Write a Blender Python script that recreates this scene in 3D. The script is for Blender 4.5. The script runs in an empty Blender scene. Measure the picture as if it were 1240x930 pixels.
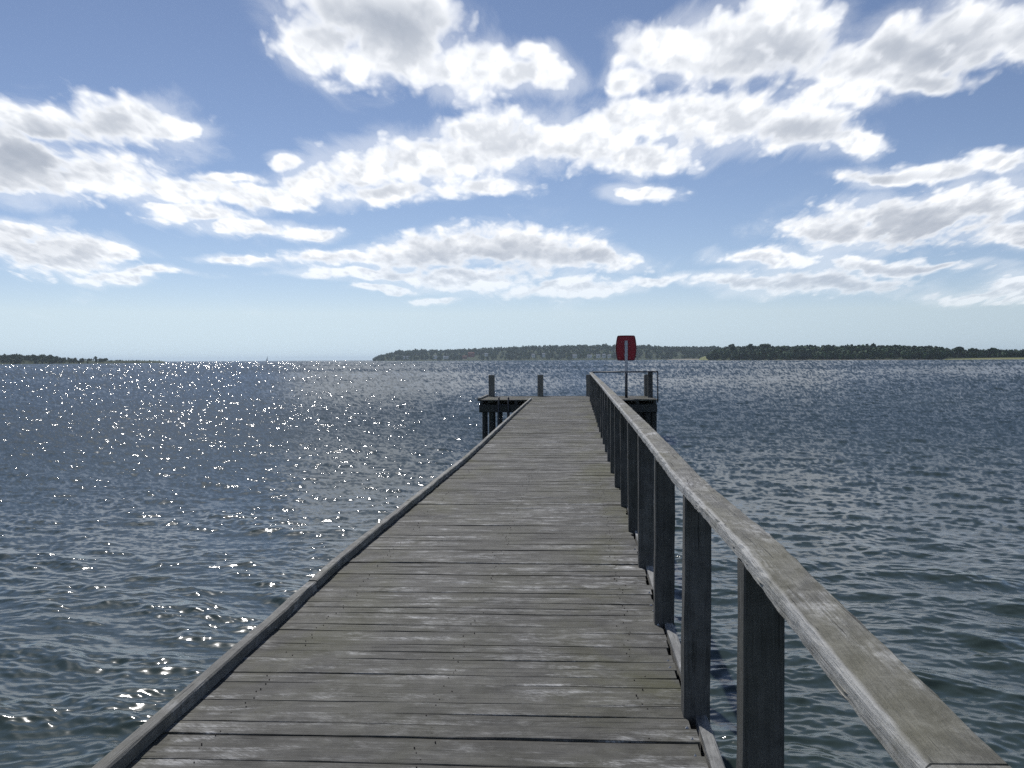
import bpy, math, random
import numpy as np

random.seed(7)
rng = np.random.default_rng(11)
S = bpy.context.scene
C = S.collection
PI = math.pi
ZC = 3.22            # eye height above the water
DECK = 1.62          # deck surface above the water
F = 1240.0           # focal length in photo pixels
YAW = math.atan2(700 - 620, F)          # camera looks this far left of the pier
SUN_EL, SUN_AZ = math.radians(45), math.radians(-21)   # azimuth measured from +Y towards +X

# ------------------------------------------------------------------ helpers
def link(o):
    C.objects.link(o)
    return o

def empty(name, loc=(0, 0, 0)):
    o = bpy.data.objects.new(name, None)
    o.empty_display_size = 0.2
    o.location = loc
    return link(o)

def tag(o, label=None, cat=None, group=None, kind=None):
    for k, v in (('label', label), ('category', cat), ('group', group), ('kind', kind)):
        if v:
            o[k] = v
    return o

class MB:
    """collects faces with two per-vertex attributes: rnd (per board) and edge"""
    def __init__(self):
        self.v, self.f, self.r, self.e = [], [], [], []

    def add(self, verts, faces, rnd=0.0, edge=None):
        b = len(self.v)
        self.v += [tuple(p) for p in verts]
        self.f += [tuple(i + b for i in f) for f in faces]
        self.r += [rnd] * len(verts)
        self.e += list(edge) if edge is not None else [0.0] * len(verts)

    def sweep(self, stations, prof, rnd=None, edge=None, jit=0.0, cap=True):
        """stations: (centre, a_axis, b_axis); prof: list of (a, b) closed loop"""
        n = len(prof)
        vs, fs, es = [], [], []
        for c, a, b in stations:
            for i, (pa, pb) in enumerate(prof):
                vs.append([c[k] + a[k] * (pa + (random.gauss(0, jit) if jit else 0)) + b[k] * (pb + (random.gauss(0, jit) if jit else 0)) for k in range(3)])
                es.append(edge[i] if edge else 0.0)
        for s in range(len(stations) - 1):
            for i in range(n):
                j = (i + 1) % n
                fs.append((s * n + i, s * n + j, (s + 1) * n + j, (s + 1) * n + i))
        if cap:
            fs.append(tuple(reversed(range(n))))
            fs.append(tuple((len(stations) - 1) * n + i for i in range(n)))
        self.add(vs, fs, random.random() if rnd is None else rnd, es)

    def box(self, x0, x1, y0, y1, z0, z1, ch=0.0, rnd=None, jit=0.0, seg=1):
        """box swept along its longest side, arrises chamfered by ch"""
        d = (x1 - x0, y1 - y0, z1 - z0)
        ax = d.index(max(d))
        oth = [i for i in range(3) if i != ax]
        lo, hi = (x0, y0, z0), (x1, y1, z1)
        c = [(lo[i] + hi[i]) / 2 for i in range(3)]
        A = [0, 0, 0]; A[oth[0]] = 1
        B = [0, 0, 0]; B[oth[1]] = 1
        st = []
        for s in range(seg + 1):
            p = list(c); p[ax] = lo[ax] + (hi[ax] - lo[ax]) * s / seg
            st.append((p, A, B))
        self.sweep(st, rect(d[oth[0]], d[oth[1]], ch), rnd, None, jit)

    def tube(self, p0, p1, r0, r1=None, n=12, seg=1, rnd=None, jit=0.0):
        r1 = r0 if r1 is None else r1
        d = np.array(p1, float) - np.array(p0, float)
        L = np.linalg.norm(d); d /= L
        a = np.cross(d, (0, 0, 1) if abs(d[2]) < .9 else (1, 0, 0)); a /= np.linalg.norm(a)
        b = np.cross(d, a)
        vs, fs = [], []
        for s in range(seg + 1):
            t = s / seg
            for i in range(n):
                an = 2 * PI * i / n
                rr = (r0 + (r1 - r0) * t) * (1 + (random.gauss(0, jit) if jit else 0))
                vs.append(np.array(p0) + d * L * t + (a * math.cos(an) + b * math.sin(an)) * rr)
        for s in range(seg):
            for i in range(n):
                j = (i + 1) % n
                fs.append((s * n + i, s * n + j, (s + 1) * n + j, (s + 1) * n + i))
        fs.append(tuple(reversed(range(n)))); fs.append(tuple(seg * n + i for i in range(n)))
        self.add(vs, fs, random.random() if rnd is None else rnd)

    def build(self, name, m, parent=None, smooth=False):
        me = bpy.data.meshes.new(name)
        me.from_pydata(self.v, [], self.f)
        import bmesh
        bm = bmesh.new(); bm.from_mesh(me)
        bmesh.ops.recalc_face_normals(bm, faces=bm.faces)
        bm.to_mesh(me); bm.free()
        for nm, vals in (('rnd', self.r), ('edge', self.e)):
            at = me.attributes.new(nm, 'FLOAT', 'POINT')
            at.data.foreach_set('value', np.array(vals, np.float32))
        if smooth:
            me.polygons.foreach_set('use_smooth', [True] * len(me.polygons))
        me.materials.append(m)
        o = link(bpy.data.objects.new(name, me))
        o.parent = parent
        return o

def rect(w, h, ch):
    w, h = w / 2, h / 2
    if ch <= 0:
        return [(-w, -h), (w, -h), (w, h), (-w, h)]
    return [(-w + ch, -h), (w - ch, -h), (w, -h + ch), (w, h - ch), (w - ch, h), (-w + ch, h), (-w, h - ch), (-w, -h + ch)]

def np_mesh(name, co, quads, m, attrs=(), smooth=True, parent=None):
    me = bpy.data.meshes.new(name)
    nv, nf = len(co), len(quads)
    k = quads.shape[1]
    me.vertices.add(nv); me.vertices.foreach_set('co', np.ascontiguousarray(co, np.float32).ravel())
    me.loops.add(nf * k); me.loops.foreach_set('vertex_index', np.ascontiguousarray(quads, np.int32).ravel())
    me.polygons.add(nf); me.polygons.foreach_set('loop_start', np.arange(0, nf * k, k, dtype=np.int32))
    me.update(calc_edges=True)
    me.polygons.foreach_set('use_smooth', np.full(nf, smooth))
    for nm, typ, arr in attrs:
        at = me.attributes.new(nm, typ, 'POINT')
        at.data.foreach_set('vector' if typ == 'FLOAT_VECTOR' else 'value', np.ascontiguousarray(arr, np.float32).ravel())
    me.materials.append(m)
    me.validate()
    o = link(bpy.data.objects.new(name, me))
    o.parent = parent
    return o

# ---- node helper
class NT:
    def __init__(self, tree):
        self.t = tree; self.n = tree.nodes; self.l = tree.links
        self.n.clear()

    def node(self, typ, **kw):
        nd = self.n.new(typ)
        for k, v in kw.items():
            setattr(nd, k, v)
        return nd

    def put(self, sock, v):
        if isinstance(v, bpy.types.NodeSocket):
            self.l.new(v, sock)
        elif v is not None:
            if hasattr(sock.default_value, '__len__') and not hasattr(v, '__len__'):
                v = (v, v, v, 1)[:len(sock.default_value)]
            elif hasattr(sock.default_value, '__len__') and len(v) == 3 and len(sock.default_value) == 4:
                v = (*v, 1)
            sock.default_value = v

    def math(self, op, a, b=None, c=None, clamp=False):
        nd = self.node('ShaderNodeMath', operation=op, use_clamp=clamp)
        for i, v in enumerate((a, b, c)):
            if v is not None:
                self.put(nd.inputs[i], v)
        return nd.outputs[0]

    def vec(self, op, a, b=None, c=None):
        nd = self.node('ShaderNodeVectorMath', operation=op)
        for i, v in enumerate((a, b, c)):
            if v is not None:
                self.put(nd.inputs[i], v)
        return nd.outputs['Value'] if op in ('LENGTH', 'DOT_PRODUCT', 'DISTANCE') else nd.outputs[0]

    def ramp(self, v, a, b, lo=0.0, hi=1.0, smooth=True):
        nd = self.node('ShaderNodeMapRange', interpolation_type='SMOOTHSTEP' if smooth else 'LINEAR', clamp=True) if smooth else self.node('ShaderNodeMapRange', clamp=True)
        self.put(nd.inputs['Value'], v)
        self.put(nd.inputs['From Min'], a); self.put(nd.inputs['From Max'], b)
        self.put(nd.inputs['To Min'], lo); self.put(nd.inputs['To Max'], hi)
        return nd.outputs[0]

    def noise(self, vec, scale=1.0, detail=4.0, rough=0.55, dist=0.0, color=False):
        nd = self.node('ShaderNodeTexNoise')
        self.put(nd.inputs['Vector'], vec)
        self.put(nd.inputs['Scale'], scale); self.put(nd.inputs['Detail'], detail)
        self.put(nd.inputs['Roughness'], rough); self.put(nd.inputs['Distortion'], dist)
        return nd.outputs['Color' if color else 'Fac']

    def mix(self, f, a, b, blend='MIX'):
        nd = self.node('ShaderNodeMix', data_type='RGBA', blend_type=blend)
        self.put(nd.inputs['Factor'], f)
        self.put(nd.inputs['A'] if False else nd.inputs[6], a); self.put(nd.inputs[7], b)
        return nd.outputs[2]

    def attr(self, name, out='Fac'):
        return self.node('ShaderNodeAttribute', attribute_name=name).outputs[out]

    def xyz(self, v):
        nd = self.node('ShaderNodeSeparateXYZ'); self.put(nd.inputs[0], v)
        return nd.outputs

    def comb(self, x, y, z):
        nd = self.node('ShaderNodeCombineXYZ')
        for i, v in enumerate((x, y, z)):
            self.put(nd.inputs[i], v)
        return nd.outputs[0]

def material(name):
    m = bpy.data.materials.new(name); m.use_nodes = True
    t = NT(m.node_tree)
    b = t.node('ShaderNodeBsdfPrincipled')
    o = t.node('ShaderNodeOutputMaterial')
    t.l.new(b.outputs[0], o.inputs['Surface'])
    return m, t, b

def bump(t, b, h, strength=0.5, dist=0.01):
    nd = t.node('ShaderNodeBump')
    nd.inputs['Strength'].default_value = strength
    nd.inputs['Distance'].default_value = dist
    t.l.new(h, nd.inputs['Height']); t.l.new(nd.outputs[0], b.inputs['Normal'])

def plain(name, col, rough=0.6, metal=0.0, var=0.15, scale=6.0):
    m, t, b = material(name)
    tc = t.node('ShaderNodeTexCoord').outputs['Object']
    n = t.noise(tc, scale, 5, 0.6)
    t.put(b.inputs['Base Color'], t.mix(n, tuple(c * (1 - var) for c in col), tuple(c * (1 + var) for c in col)))
    b.inputs['Roughness'].default_value = rough
    b.inputs['Metallic'].default_value = metal
    return m

def wood(name, axis, dark, mid, light, moss, worn=0.5, moss_amt=0.3, rough=0.75, spec=0.35, edge_mix=0.0, deck=False, tone=0.25):
    m, t, b = material(name)
    tc = t.node('ShaderNodeTexCoord').outputs['Object']
    rnd = t.attr('rnd')
    off = t.vec('SCALE', (37.0, 11.0, 53.0)); t.put(off.node.inputs['Scale'], rnd)
    p = t.vec('ADD', tc, off)
    def st(al, ac):
        s = [ac, ac, ac]; s[axis] = al
        return t.vec('MULTIPLY', p, tuple(s))
    fine = t.noise(st(5.0, 150.0), 1.0, 6, 0.7, 0.2)
    mids = t.noise(st(1.6, 22.0), 1.0, 6, 0.66, 0.5)
    big = t.noise(st(0.9, 3.0), 1.0, 4, 0.6)
    mott = t.noise(t.vec('MULTIPLY', p, (9.0, 9.0, 9.0)), 1.0, 7, 0.68, 0.3)
    f0 = t.math('ADD', t.math('MULTIPLY', mids, .5), t.math('ADD', t.math('MULTIPLY', fine, .45), t.math('MULTIPLY', mott, .45)))
    c = t.mix(t.ramp(f0, 0.56, 0.86, smooth=False), dark, mid)
    # pale worn fibres, in patches broken up into short flecks
    wn = t.ramp(t.noise(st(1.5, 6.0), 1.0, 5, 0.66, 0.6), 0.47, 0.66)
    fleck = t.ramp(t.math('ADD', t.math('MULTIPLY', fine, .55), t.math('MULTIPLY', mott, .5)), 0.46, 0.60)
    if deck:
        lane = t.ramp(t.noise(t.vec('MULTIPLY', tc, (1.1, 0.35, 0.0)), 1.0, 4, 0.6), 0.36, 0.66, 0.3, 1.0)
        saw = t.noise(t.vec('MULTIPLY', t.vec('ADD', p, t.vec('MULTIPLY', t.comb(t.xyz(p)[1], 0.0, 0.0), (1.2, 0, 0))), (75.0, 14.0, 10.0)), 1.0, 2, 0.6)
        fleck = t.math('MULTIPLY', fleck, t.ramp(saw, .38, .58, .35, 1.0))
        wn = t.math('MULTIPLY', wn, lane)
        stain = t.ramp(t.noise(t.vec('MULTIPLY', tc, (1.6, 2.6, 0.0)), 1.0, 6, .68, .8), .34, .66, .66, 1.18)
        sv = t.vec('SCALE', c); t.put(sv.node.inputs['Scale'], stain); c = sv
    c = t.mix(t.math('MULTIPLY', t.math('MULTIPLY', wn, fleck), worn), c, light)
    if edge_mix:
        lich = t.ramp(t.noise(t.vec('MULTIPLY', p, (16.0, 9.0, 16.0)), 1.0, 7, .7, .4), .40, .60, .42, 1.22)
        lv = t.vec('SCALE', c); t.put(lv.node.inputs['Scale'], lich); c = lv
    # board to board tone
    rv = t.noise(t.comb(t.math('MULTIPLY', rnd, 917.0), 0.0, 0.0), 1.0, 0, 0.5)
    tv = t.ramp(rv, 0.3, 0.7, 1 - tone, 1 + tone, smooth=False)
    sc = t.vec('SCALE', c); t.put(sc.node.inputs['Scale'], tv)
    c = sc
    # algae
    mo = t.ramp(t.noise(t.vec('MULTIPLY', tc, (1.3, 0.55, 1.3)), 1.0, 5, 0.65, 0.5), 0.42, 0.68)
    if deck:
        X = t.xyz(tc)[0]
        em = t.ramp(t.math('ABSOLUTE', t.math('ADD', X, 0.72)), 0.35, 1.1, 0.3, 1.0)
        mo = t.math('MULTIPLY', mo, em)
    c = t.mix(t.math('MULTIPLY', mo, moss_amt), c, moss)
    # dark cracks
    cr = t.ramp(t.noise(st(1.3, 70.0), 1.0, 4, 0.6, 0.8), 0.62, 0.70)
    c = t.mix(t.math('MULTIPLY', cr, 0.6), c, tuple(x * 0.35 for x in dark))
    if edge_mix:
        e = t.math('MULTIPLY', t.attr('edge'), t.ramp(t.noise(st(3.0, 14.0), 1.0, 5, 0.65), 0.28, 0.5, 0.35, 1.0))
        c = t.mix(t.math('MULTIPLY', e, edge_mix), c, tuple(min(1, x * 1.25) for x in light))
    t.put(b.inputs['Base Color'], c)
    t.put(b.inputs['Roughness'], t.ramp(mids, 0.3, 0.7, rough - 0.1, rough + 0.12))
    b.inputs['Specular IOR Level'].default_value = spec
    h = t.math('ADD', t.math('MULTIPLY', fine, 0.6), t.math('SUBTRACT', t.math('MULTIPLY', mids, 0.8), t.math('MULTIPLY', cr, 0.8)))
    h = t.math('ADD', h, t.math('ADD', t.math('MULTIPLY', big, 0.8), t.math('MULTIPLY', mott, .7)))
    bump(t, b, h, 0.85 if edge_mix else 0.7, 0.010 if edge_mix else 0.008)
    return m

M_DECK = wood('weathered deck wood', 0, (.044, .043, .038), (.148, .144, .128), (.66, .66, .65), (.085, .084, .032), worn=1.0, moss_amt=0.75, rough=0.72, spec=0.22, deck=True, tone=0.08)
M_CURB = wood('kerb beam wood', 1, (.10, .10, .092), (.27, .265, .245), (.5, .5, .49), (.15, .15, .08), worn=0.7, moss_amt=0.4)
M_RAIL = wood('handrail wood', 1, (.075, .072, .062), (.25, .245, .22), (.56, .56, .55), (.125, .115, .048), worn=1.0, moss_amt=0.62, edge_mix=0.6, tone=0.1)
M_EDGE = wood('edge board wood', 1, (.14, .14, .135), (.42, .42, .40), (.7, .7, .68), (.2, .2, .13), worn=0.6, moss_amt=0.2)
M_POST = wood('post wood', 2, (.05, .05, .047), (.15, .147, .138), (.2, .2, .195), (.06, .065, .04), worn=0.3, moss_amt=0.3, tone=0.15)
M_PILE = wood('pile wood', 2, (.03, .031, .029), (.075, .075, .07), (.13, .13, .12), (.03, .04, .022), worn=0.25, moss_amt=0.5)
M_MOOR = wood('mooring post wood', 2, (.15, .147, .13), (.26, .255, .23), (.36, .36, .34), (.12, .12, .07), worn=0.4, moss_amt=0.3)
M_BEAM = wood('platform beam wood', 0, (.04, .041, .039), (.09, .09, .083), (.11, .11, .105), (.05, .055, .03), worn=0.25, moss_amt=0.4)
M_STEEL = plain('dark painted steel', (.075, .08, .09), 0.5, 0.1)
M_GALV = plain('galvanised steel', (.62, .63, .65), 0.55, 0.0)
M_RED = plain('dark red plastic', (.38, .014, .026), 0.42, 0.0, 0.12)
M_REDRIM = plain('dark red plastic rim', (.19, .010, .02), 0.45)
M_NAIL = plain('rusty nail', (.07, .055, .045), .8)
M_SAIL = plain('sail cloth', (.8, .8, .8), .8, var=.03)
M_PALE = plain('pale weathered fitting', (.5, .5, .5), 0.6)

# ------------------------------------------------------------------ pier line
def lerp(x, xs, ys):
    return float(np.interp(x, xs, ys))
def left_x(y):
    return -1.815 + lerp(y, [0, 4, 5.8, 8, 10, 13, 16, 20, 28, 41], [0.01, 0.0, -.02, -.05, -.03, 0.0, .035, .025, -.02, -.05])
def right_x(y):
    return 0.50 + lerp(y, [0, 8, 16, 30, 41], [0, -.004, .01, -.01, -.02])
Y_END = 40.4

pier = tag(empty('pier', (0, 0, DECK)), 'long narrow plank pier of weathered grey boards running out over the water', 'pier')
# all pier meshes are built relative to the deck surface (z = 0 there)
deck = MB()
NAILS = []
y = -0.6
prof_h = 0.042
while y < Y_END:
    w = random.choice([.138, .142, .142, .146, .15, .134]) if y < 12 else random.choice([.142, .146, .15])
    w = min(w, Y_END - y)
    gap = abs(random.gauss(0.0, 0.0026)) + 0.0008
    for yy, g in ((4.30, .008), (4.74, .007), (7.9, .02), (13.1, .014)):
        if y < yy <= y + w:
            gap = g
    x0, x1 = left_x(y) - 0.02 + random.uniform(-.01, .01), right_x(y) + random.gauss(0, .008)
    z0 = random.gauss(0, .0022)
    tilt = random.gauss(0, .004)
    skew = random.gauss(0, .004)
    st = []
    n = 9
    ph = random.uniform(0, 6.28)
    for i in range(n + 1):
        t = i / n
        x = x0 + (x1 - x0) * t
        st.append(((x, y + w / 2 + skew * (t - .5) + 0.0016 * math.sin(ph + 5 * t), z0 - prof_h / 2 + 0.0018 * math.sin(ph * 2 + 6 * t)), (0, 1, tilt), (0, -tilt, 1)))
    deck.sweep(st, rect(w - gap, prof_h, 0.0028), jit=0.0008)
    if 3 < y < 15:
        NAILS.append((y + w / 2, w * .55))
    y += w
deck.build('deck', M_DECK, pier)

# rusty nail heads over the stringers, near boards only
nb = MB()
for (yc, hw) in NAILS:
    for xn in (-1.55, -.65, .28):
        for sy_ in (-.5, .5):
            if random.random() < .35: continue
            cx_, cy_ = xn + random.gauss(0, .022), yc + sy_ * hw + random.gauss(0, .009)
            nb.add([(cx_ + .0028 * math.cos(a * PI / 3), cy_ + .0028 * math.sin(a * PI / 3), .0052) for a in range(6)] + [(cx_ + .0032 * math.cos(a * PI / 3), cy_ + .0032 * math.sin(a * PI / 3), -.006) for a in range(6)],
                   [tuple(range(6))] + [(a, a + 6, (a + 1) % 6 + 6, (a + 1) % 6) for a in range(6)])
tag(nb.build('nail_heads', M_NAIL, pier), kind='stuff')

# kerb beam on the left edge, in lengths
Y = -0.6
for L in (3.4, 4.2, 4.0, 4.6, 4.2, 4.4, 4.2, 4.0, 4.2, 3.9):
    y0, y1 = Y + 0.004, min(Y + L, Y_END + .05) - 0.004
    mb = MB(); n = int((y1 - y0) / .25)
    dz = random.gauss(0, .004)
    st = [((left_x(y0 + (y1 - y0) * i / n) + random.gauss(0, .0012), y0 + (y1 - y0) * i / n, .0375 + dz + random.gauss(0, .001)), (1, 0, 0), (0, 0, 1)) for i in range(n + 1)]
    mb.sweep(st, rect(.066, .07, .008), jit=.0014)
    mb.build('kerb_beam', M_CURB, pier)
    Y += L
    if Y > Y_END: break

# pale board along the right edge outside the planks
Y = -0.6
for L in (3.57, 3.24, 3.36, 3.2, 3.3, 3.24, 3.24, 3.24, 3.24, 3.24, 3.24, 3.24, 3.24):
    y0, y1 = Y + .004, min(Y + L, Y_END) - .004
    mb = MB(); n = 10
    st = [((right_x(y0 + (y1 - y0) * i / n) + .044, y0 + (y1 - y0) * i / n, -.062 + random.gauss(0, .001)), (1, 0, 0), (0, 0, 1)) for i in range(n + 1)]
    mb.sweep(st, rect(.052, .15, .006), jit=.001)
    mb.build('edge_board', M_EDGE, pier)
    Y += L
    if Y > Y_END - .3: break

# little pale splinters and shell bits lying at the plank ends
mb = MB()
for yy in (4.12, 4.3, 4.43, 4.72, 5.3, 5.42, 6.15, 6.5, 6.64, 7.0, 8.05, 8.6, 9.6):
    x = right_x(yy) - random.uniform(.012, .035)
    s = random.uniform(.006, .011)
    vs = [(x + random.uniform(-s, s), yy + random.uniform(-s, s) * 1.2, .004 + random.uniform(-.001, .002) + (.006 if k > 3 else 0)) for k in range(8)]
    vs = [(x - s, yy - s, .002), (x + s, yy - s * .6, .002), (x + s * .8, yy + s, .002), (x - s * .7, yy + s * .8, .002), (x, yy + s * .1, .011)]
    mb.add(vs, [(0, 1, 4), (1, 2, 4), (2, 3, 4), (3, 0, 4), (3, 2, 1, 0)])
tag(mb.build('pale_splinters', M_PALE, pier), kind='stuff')

# stringers and piles below
for x in (-1.55, -.65, .28):
    mb = MB(); mb.box(x - .06, x + .06, -0.6, Y_END - .02, -.26, -.046, .008)
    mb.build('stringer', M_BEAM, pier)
yy = 1.4
while yy < 40:
    mb = MB(); mb.box(-1.75, .42, yy - .07, yy + .07, -.46, -.264, .01)
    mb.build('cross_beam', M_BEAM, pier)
    for x in (-1.5, .2):
        mb = MB(); mb.tube((x, yy + .18, -3.4), (x + random.gauss(0, .02), yy + .18, -.27), .12, .11, 12, 6, jit=.02)
        mb.build('pile', M_PILE, pier, True)
    yy += 3.24

# ------------------------------------------------------------------ handrail (z relative to the deck)
rail = tag(empty('handrail', (0, 0, DECK)), 'wooden handrail with flat mossy top board on dark square posts along the pier', 'handrail')
DROP = ZC - DECK
def rail_top(y):
    return DROP - lerp(y, [0, 1.4, 3.0, 4.55, 4.75, 6.2, 7.9, 11.1, 20, 40], [.55, .55, .534, .568, .562, .545, .535, .524, .522, .518])
def rail_x(y):
    return .522 + lerp(y, [0, 2.5, 3.3, 4.5, 5, 8, 12, 20, 40], [.003, .0, .006, .012, .0, -.004, -.012, -.006, -.02])
posts = [1.36, 2.98, 4.62, 6.22, 7.92, 9.54, 11.14, 12.82]
while posts[-1] + 1.62 < Y_END - .2:
    posts.append(posts[-1] + 1.62)
RT = .052
prof = [(-.055, -.026), (.055, -.026), (.061, -.020), (.061, .018), (.053, .026), (-.047, .026), (-.056, .0225), (-.061, .012), (-.061, -.020)]
edg = [.5, .0, .0, .0, .1, .12, 1.0, 1.0, .7]
joints = [-0.5, posts[0] + .045]
i = 2
while i < len(posts):
    joints.append(posts[i] - .02); i += 2
joints.append(Y_END + .02)
for a, b in zip(joints[:-1], joints[1:]):
    a2, b2 = a + .0035, b - .0035
    n = max(4, int((b2 - a2) / .06)) if a < 9 else max(4, int((b2 - a2) / .25))
    st = []
    for k in range(n + 1):
        yy = a2 + (b2 - a2) * k / n
        st.append(((rail_x(yy), yy, rail_top(yy) - .026), (1, 0, 0), (0, 0, 1)))
    mb = MB(); mb.sweep(st, prof, edge=edg, jit=.0011)
    # split, ragged lower arris on the inner side of the near boards
    if a < 6:
        for q in range(9):
            yy = random.uniform(a2 + .1, b2 - .3); L = random.uniform(.05, .22)
            x = rail_x(yy) - .061; z = rail_top(yy) - random.uniform(.028, .05)
            vs = [(x + .004, yy, z), (x - .0028, yy + L * .35, z + .002), (x - .0012, yy + L * .8, z + .001), (x + .004, yy + L, z), (x - .0005, yy + L * .5, z - .0065), (x + .004, yy + L * .4, z - .006)]
            mb.add(vs, [(0, 1, 4, 5), (1, 2, 4), (2, 3, 5, 4), (0, 3, 2, 1)], random.random(), [.8] * 6)
    mb.build('top_board', M_RAIL, rail)
lean = {1: .012, 2: .012, 3: .008}
for k, yy in enumerate(posts):
    mb = MB()
    zt = rail_top(yy) - RT - .001
    x = rail_x(yy)
    w = .118
    tilt = lean.get(k, random.gauss(0, .004))
    dy = random.gauss(0, .004)
    st = []
    for q in range(9):
        t = q / 8
        z = -.42 + (zt + .42) * t
        st.append(((x - tilt * (1 - t) , yy + dy * (1 - t), z), (1, 0, 0), (0, 1, 0)))
    mb.sweep(st, rect(w, .118, .006), jit=.0012)
    mb.build('post', M_POST, rail)

# ------------------------------------------------------------------ landing platform at the end
P0, P1 = Y_END + .01, 44.4
XL, XR = -3.98, 3.12
plat = tag(empty('landing_platform', (0, P0, DECK)), 'wide T-shaped landing platform on dark piles at the far end of the pier', 'platform')
mb = MB(); x = XL
w = .15
y = 0
while y < P1 - P0:
    mb.box(XL + random.gauss(0, .012), XR + random.gauss(0, .012), y, y + w - .01, -.045, random.gauss(0, .002), .004, jit=.001, seg=6)
    y += w
mb.build('deck', M_DECK, plat)
for xx in (XL + .04, ):
    mb = MB(); mb.box(xx - .05, xx + .05, 0, P1 - P0, .004, .075, .008, seg=4); mb.build('edge_beam', M_CURB, plat)
for yy in (.12, 2.0, P1 - P0 - .2):
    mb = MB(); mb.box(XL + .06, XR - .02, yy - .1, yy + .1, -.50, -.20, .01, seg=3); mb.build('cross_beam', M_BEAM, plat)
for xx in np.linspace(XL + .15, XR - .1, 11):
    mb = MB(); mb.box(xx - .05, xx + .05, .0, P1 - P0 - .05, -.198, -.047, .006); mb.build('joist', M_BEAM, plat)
for xx, rr in ((XL + .27, .115), (XL + .58, .12), (XL + .87, .11), (XL + 1.16, .06), (XL + 2.2, .12), (2.35, .14), (2.74, .14), (2.98, .12), (1.2, .12)):
    for yy in ((.25,) if xx < -2 and rr > .08 else (.25, 3.3) if rr > .08 else (.9,)):
        mb = MB(); mb.tube((xx, yy, -3.2), (xx, yy, -.201), rr, rr * .95, 12, 6, jit=.015)
        mb.build('pile', M_PILE, plat, True)
mb = MB(); mb.box(2.46, 3.0, .32, .40, -1.9, -.505, .01); mb.build('sheathing_board', M_PILE, plat)

# mooring posts along the outer edge
spots = [(-3.73, 44.15, .93, 'leftmost mooring post at the far corner of the landing platform'),
         (-1.62, 44.15, .93, 'mooring post standing alone beside the open left half of the pier end'),
         (.47, 44.0, .93, 'mooring post half hidden behind the far end of the wooden handrail'),
         (2.95, 44.15, .92, 'mooring post between the sign pole and the right end of the steel railing')]
for x, yy, h, lab in spots:
    t = tag(empty('mooring_post', (x, yy, DECK)), 'square grey ' + lab, 'mooring post', 'mooring posts on the landing platform')
    mb = MB()
    st = [((random.gauss(0, .002), 0, -3 + (3 + h - .02) * q / 8), (1, 0, 0), (0, 1, 0)) for q in range(9)]
    mb.sweep(st, rect(.25, .25, .03), jit=.002)
    mb.build('shaft', M_MOOR, t)
    mb = MB()
    mb.sweep([((0, 0, h - .019), (1, 0, 0), (0, 1, 0)), ((0, 0, h), (.9, 0, 0), (0, .9, 0))], rect(.25, .25, .03))
    mb.build('cap', M_MOOR, t)

# steel railing on the right half of the platform
r = tag(empty('steel_railing', (0, P0, DECK)), 'thin dark steel railing around the right half of the landing platform', 'railing')
zr = DROP - .515
cx = 3.12
mb = MB(); mb.tube((.50, .04, zr), (cx + .02, .04, zr), .028, n=10); mb.build('top_bar', M_STEEL, r, True)
mb = MB(); mb.tube((cx, .06, zr - .003), (cx, 3.4, zr - .003), .026, n=10); mb.build('side_bar', M_STEEL, r, True)
for px, py in ((cx, .04), (cx, 3.4)):
    mb = MB(); mb.tube((px, py, -.12), (px, py, zr - .03), .026, n=10); mb.build('upright', M_STEEL, r, True)
mb = MB(); mb.box(cx - .255, cx - .06, 1.85, 2.05, -.02, zr + .01, .01); mb.build('corner_post', M_POST, r)

# red backboard on its pole
sx, sy = 1.965, 42.0
g = tag(empty('lifebuoy_sign', (sx, sy, DECK)), 'dark red lifebuoy board with bowed sides on a slim grey pole', 'lifebuoy board')
mb = MB(); mb.tube((0, 0, .0), (0, 0, 1.02), .058, n=14); mb.build('socket_post', M_STEEL, g, True)
mb = MB(); mb.box(-.058, .058, -.045, .045, 1.021, 2.34, .012); mb.build('pole', M_GALV, g)
def barrel(w, h, bulge, rc, n=8):
    """outline of a rounded rectangle with bowed sides"""
    pts = []
    for i in range(n + 1):                       # right side, upwards
        t = -1 + 2 * i / n
        pts.append((w / 2 - bulge * t * t, t * (h / 2 - rc)))
    for i in range(1, 5):
        a = i / 5 * PI / 2
        pts.append((w / 2 - bulge - rc + rc * math.cos(a), h / 2 - rc + rc * math.sin(a)))
    for i in range(7):
        t = 1 - 2 * i / 6
        pts.append((t * (w / 2 - bulge - rc), h / 2 + .006 * (1 - t * t)))
    left = [(-p[0], p[1]) for p in reversed(pts[:n + 5])]
    top = pts + left[:]
    for i in range(7):
        t = -1 + 2 * i / 6
        top.append((t * (w / 2 - bulge - rc), -h / 2 - .006 * (1 - t * t)))
    br = [(pts[0][0] - rc + rc * math.sin(a), -(h / 2 - rc) - rc * math.cos(a)) for a in (PI / 10, PI / 5, 3 * PI / 10, 2 * PI / 5)]
    bl = [(-x, z) for x, z in reversed(br)]
    core = pts + left
    return core + bl + [q for q in top[len(core):]] + br
ZB = 2.04
out = barrel(.845, 1.02, .055, .07)
inn = [(x * .90, z * .92) for x, z in out]
n = len(out)
mb = MB()                                        # back panel facing the pier, slightly dished
vs = [(x, .055, z + ZB) for x, z in inn] + [(x * .6, .048, z * .6 + ZB) for x, z in inn] + [(0, .046, ZB)]
fs = [(i, (i + 1) % n, n + (i + 1) % n, n + i) for i in range(n)] + [(n + i, n + (i + 1) % n, 2 * n) for i in range(n)]
mb.add(vs, fs); 
mb.build('panel', M_RED, g)
mb = MB()
rings = [(inn, .056), (out, .046), (out, .16), ([(x * .96, z * .965) for x, z in out], .19), ([(x * .5, z * .5) for x, z in out], .19)]
vs = []; fs = []
for ring, yy in rings:
    vs += [(x, yy, z + ZB) for x, z in ring]
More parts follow.
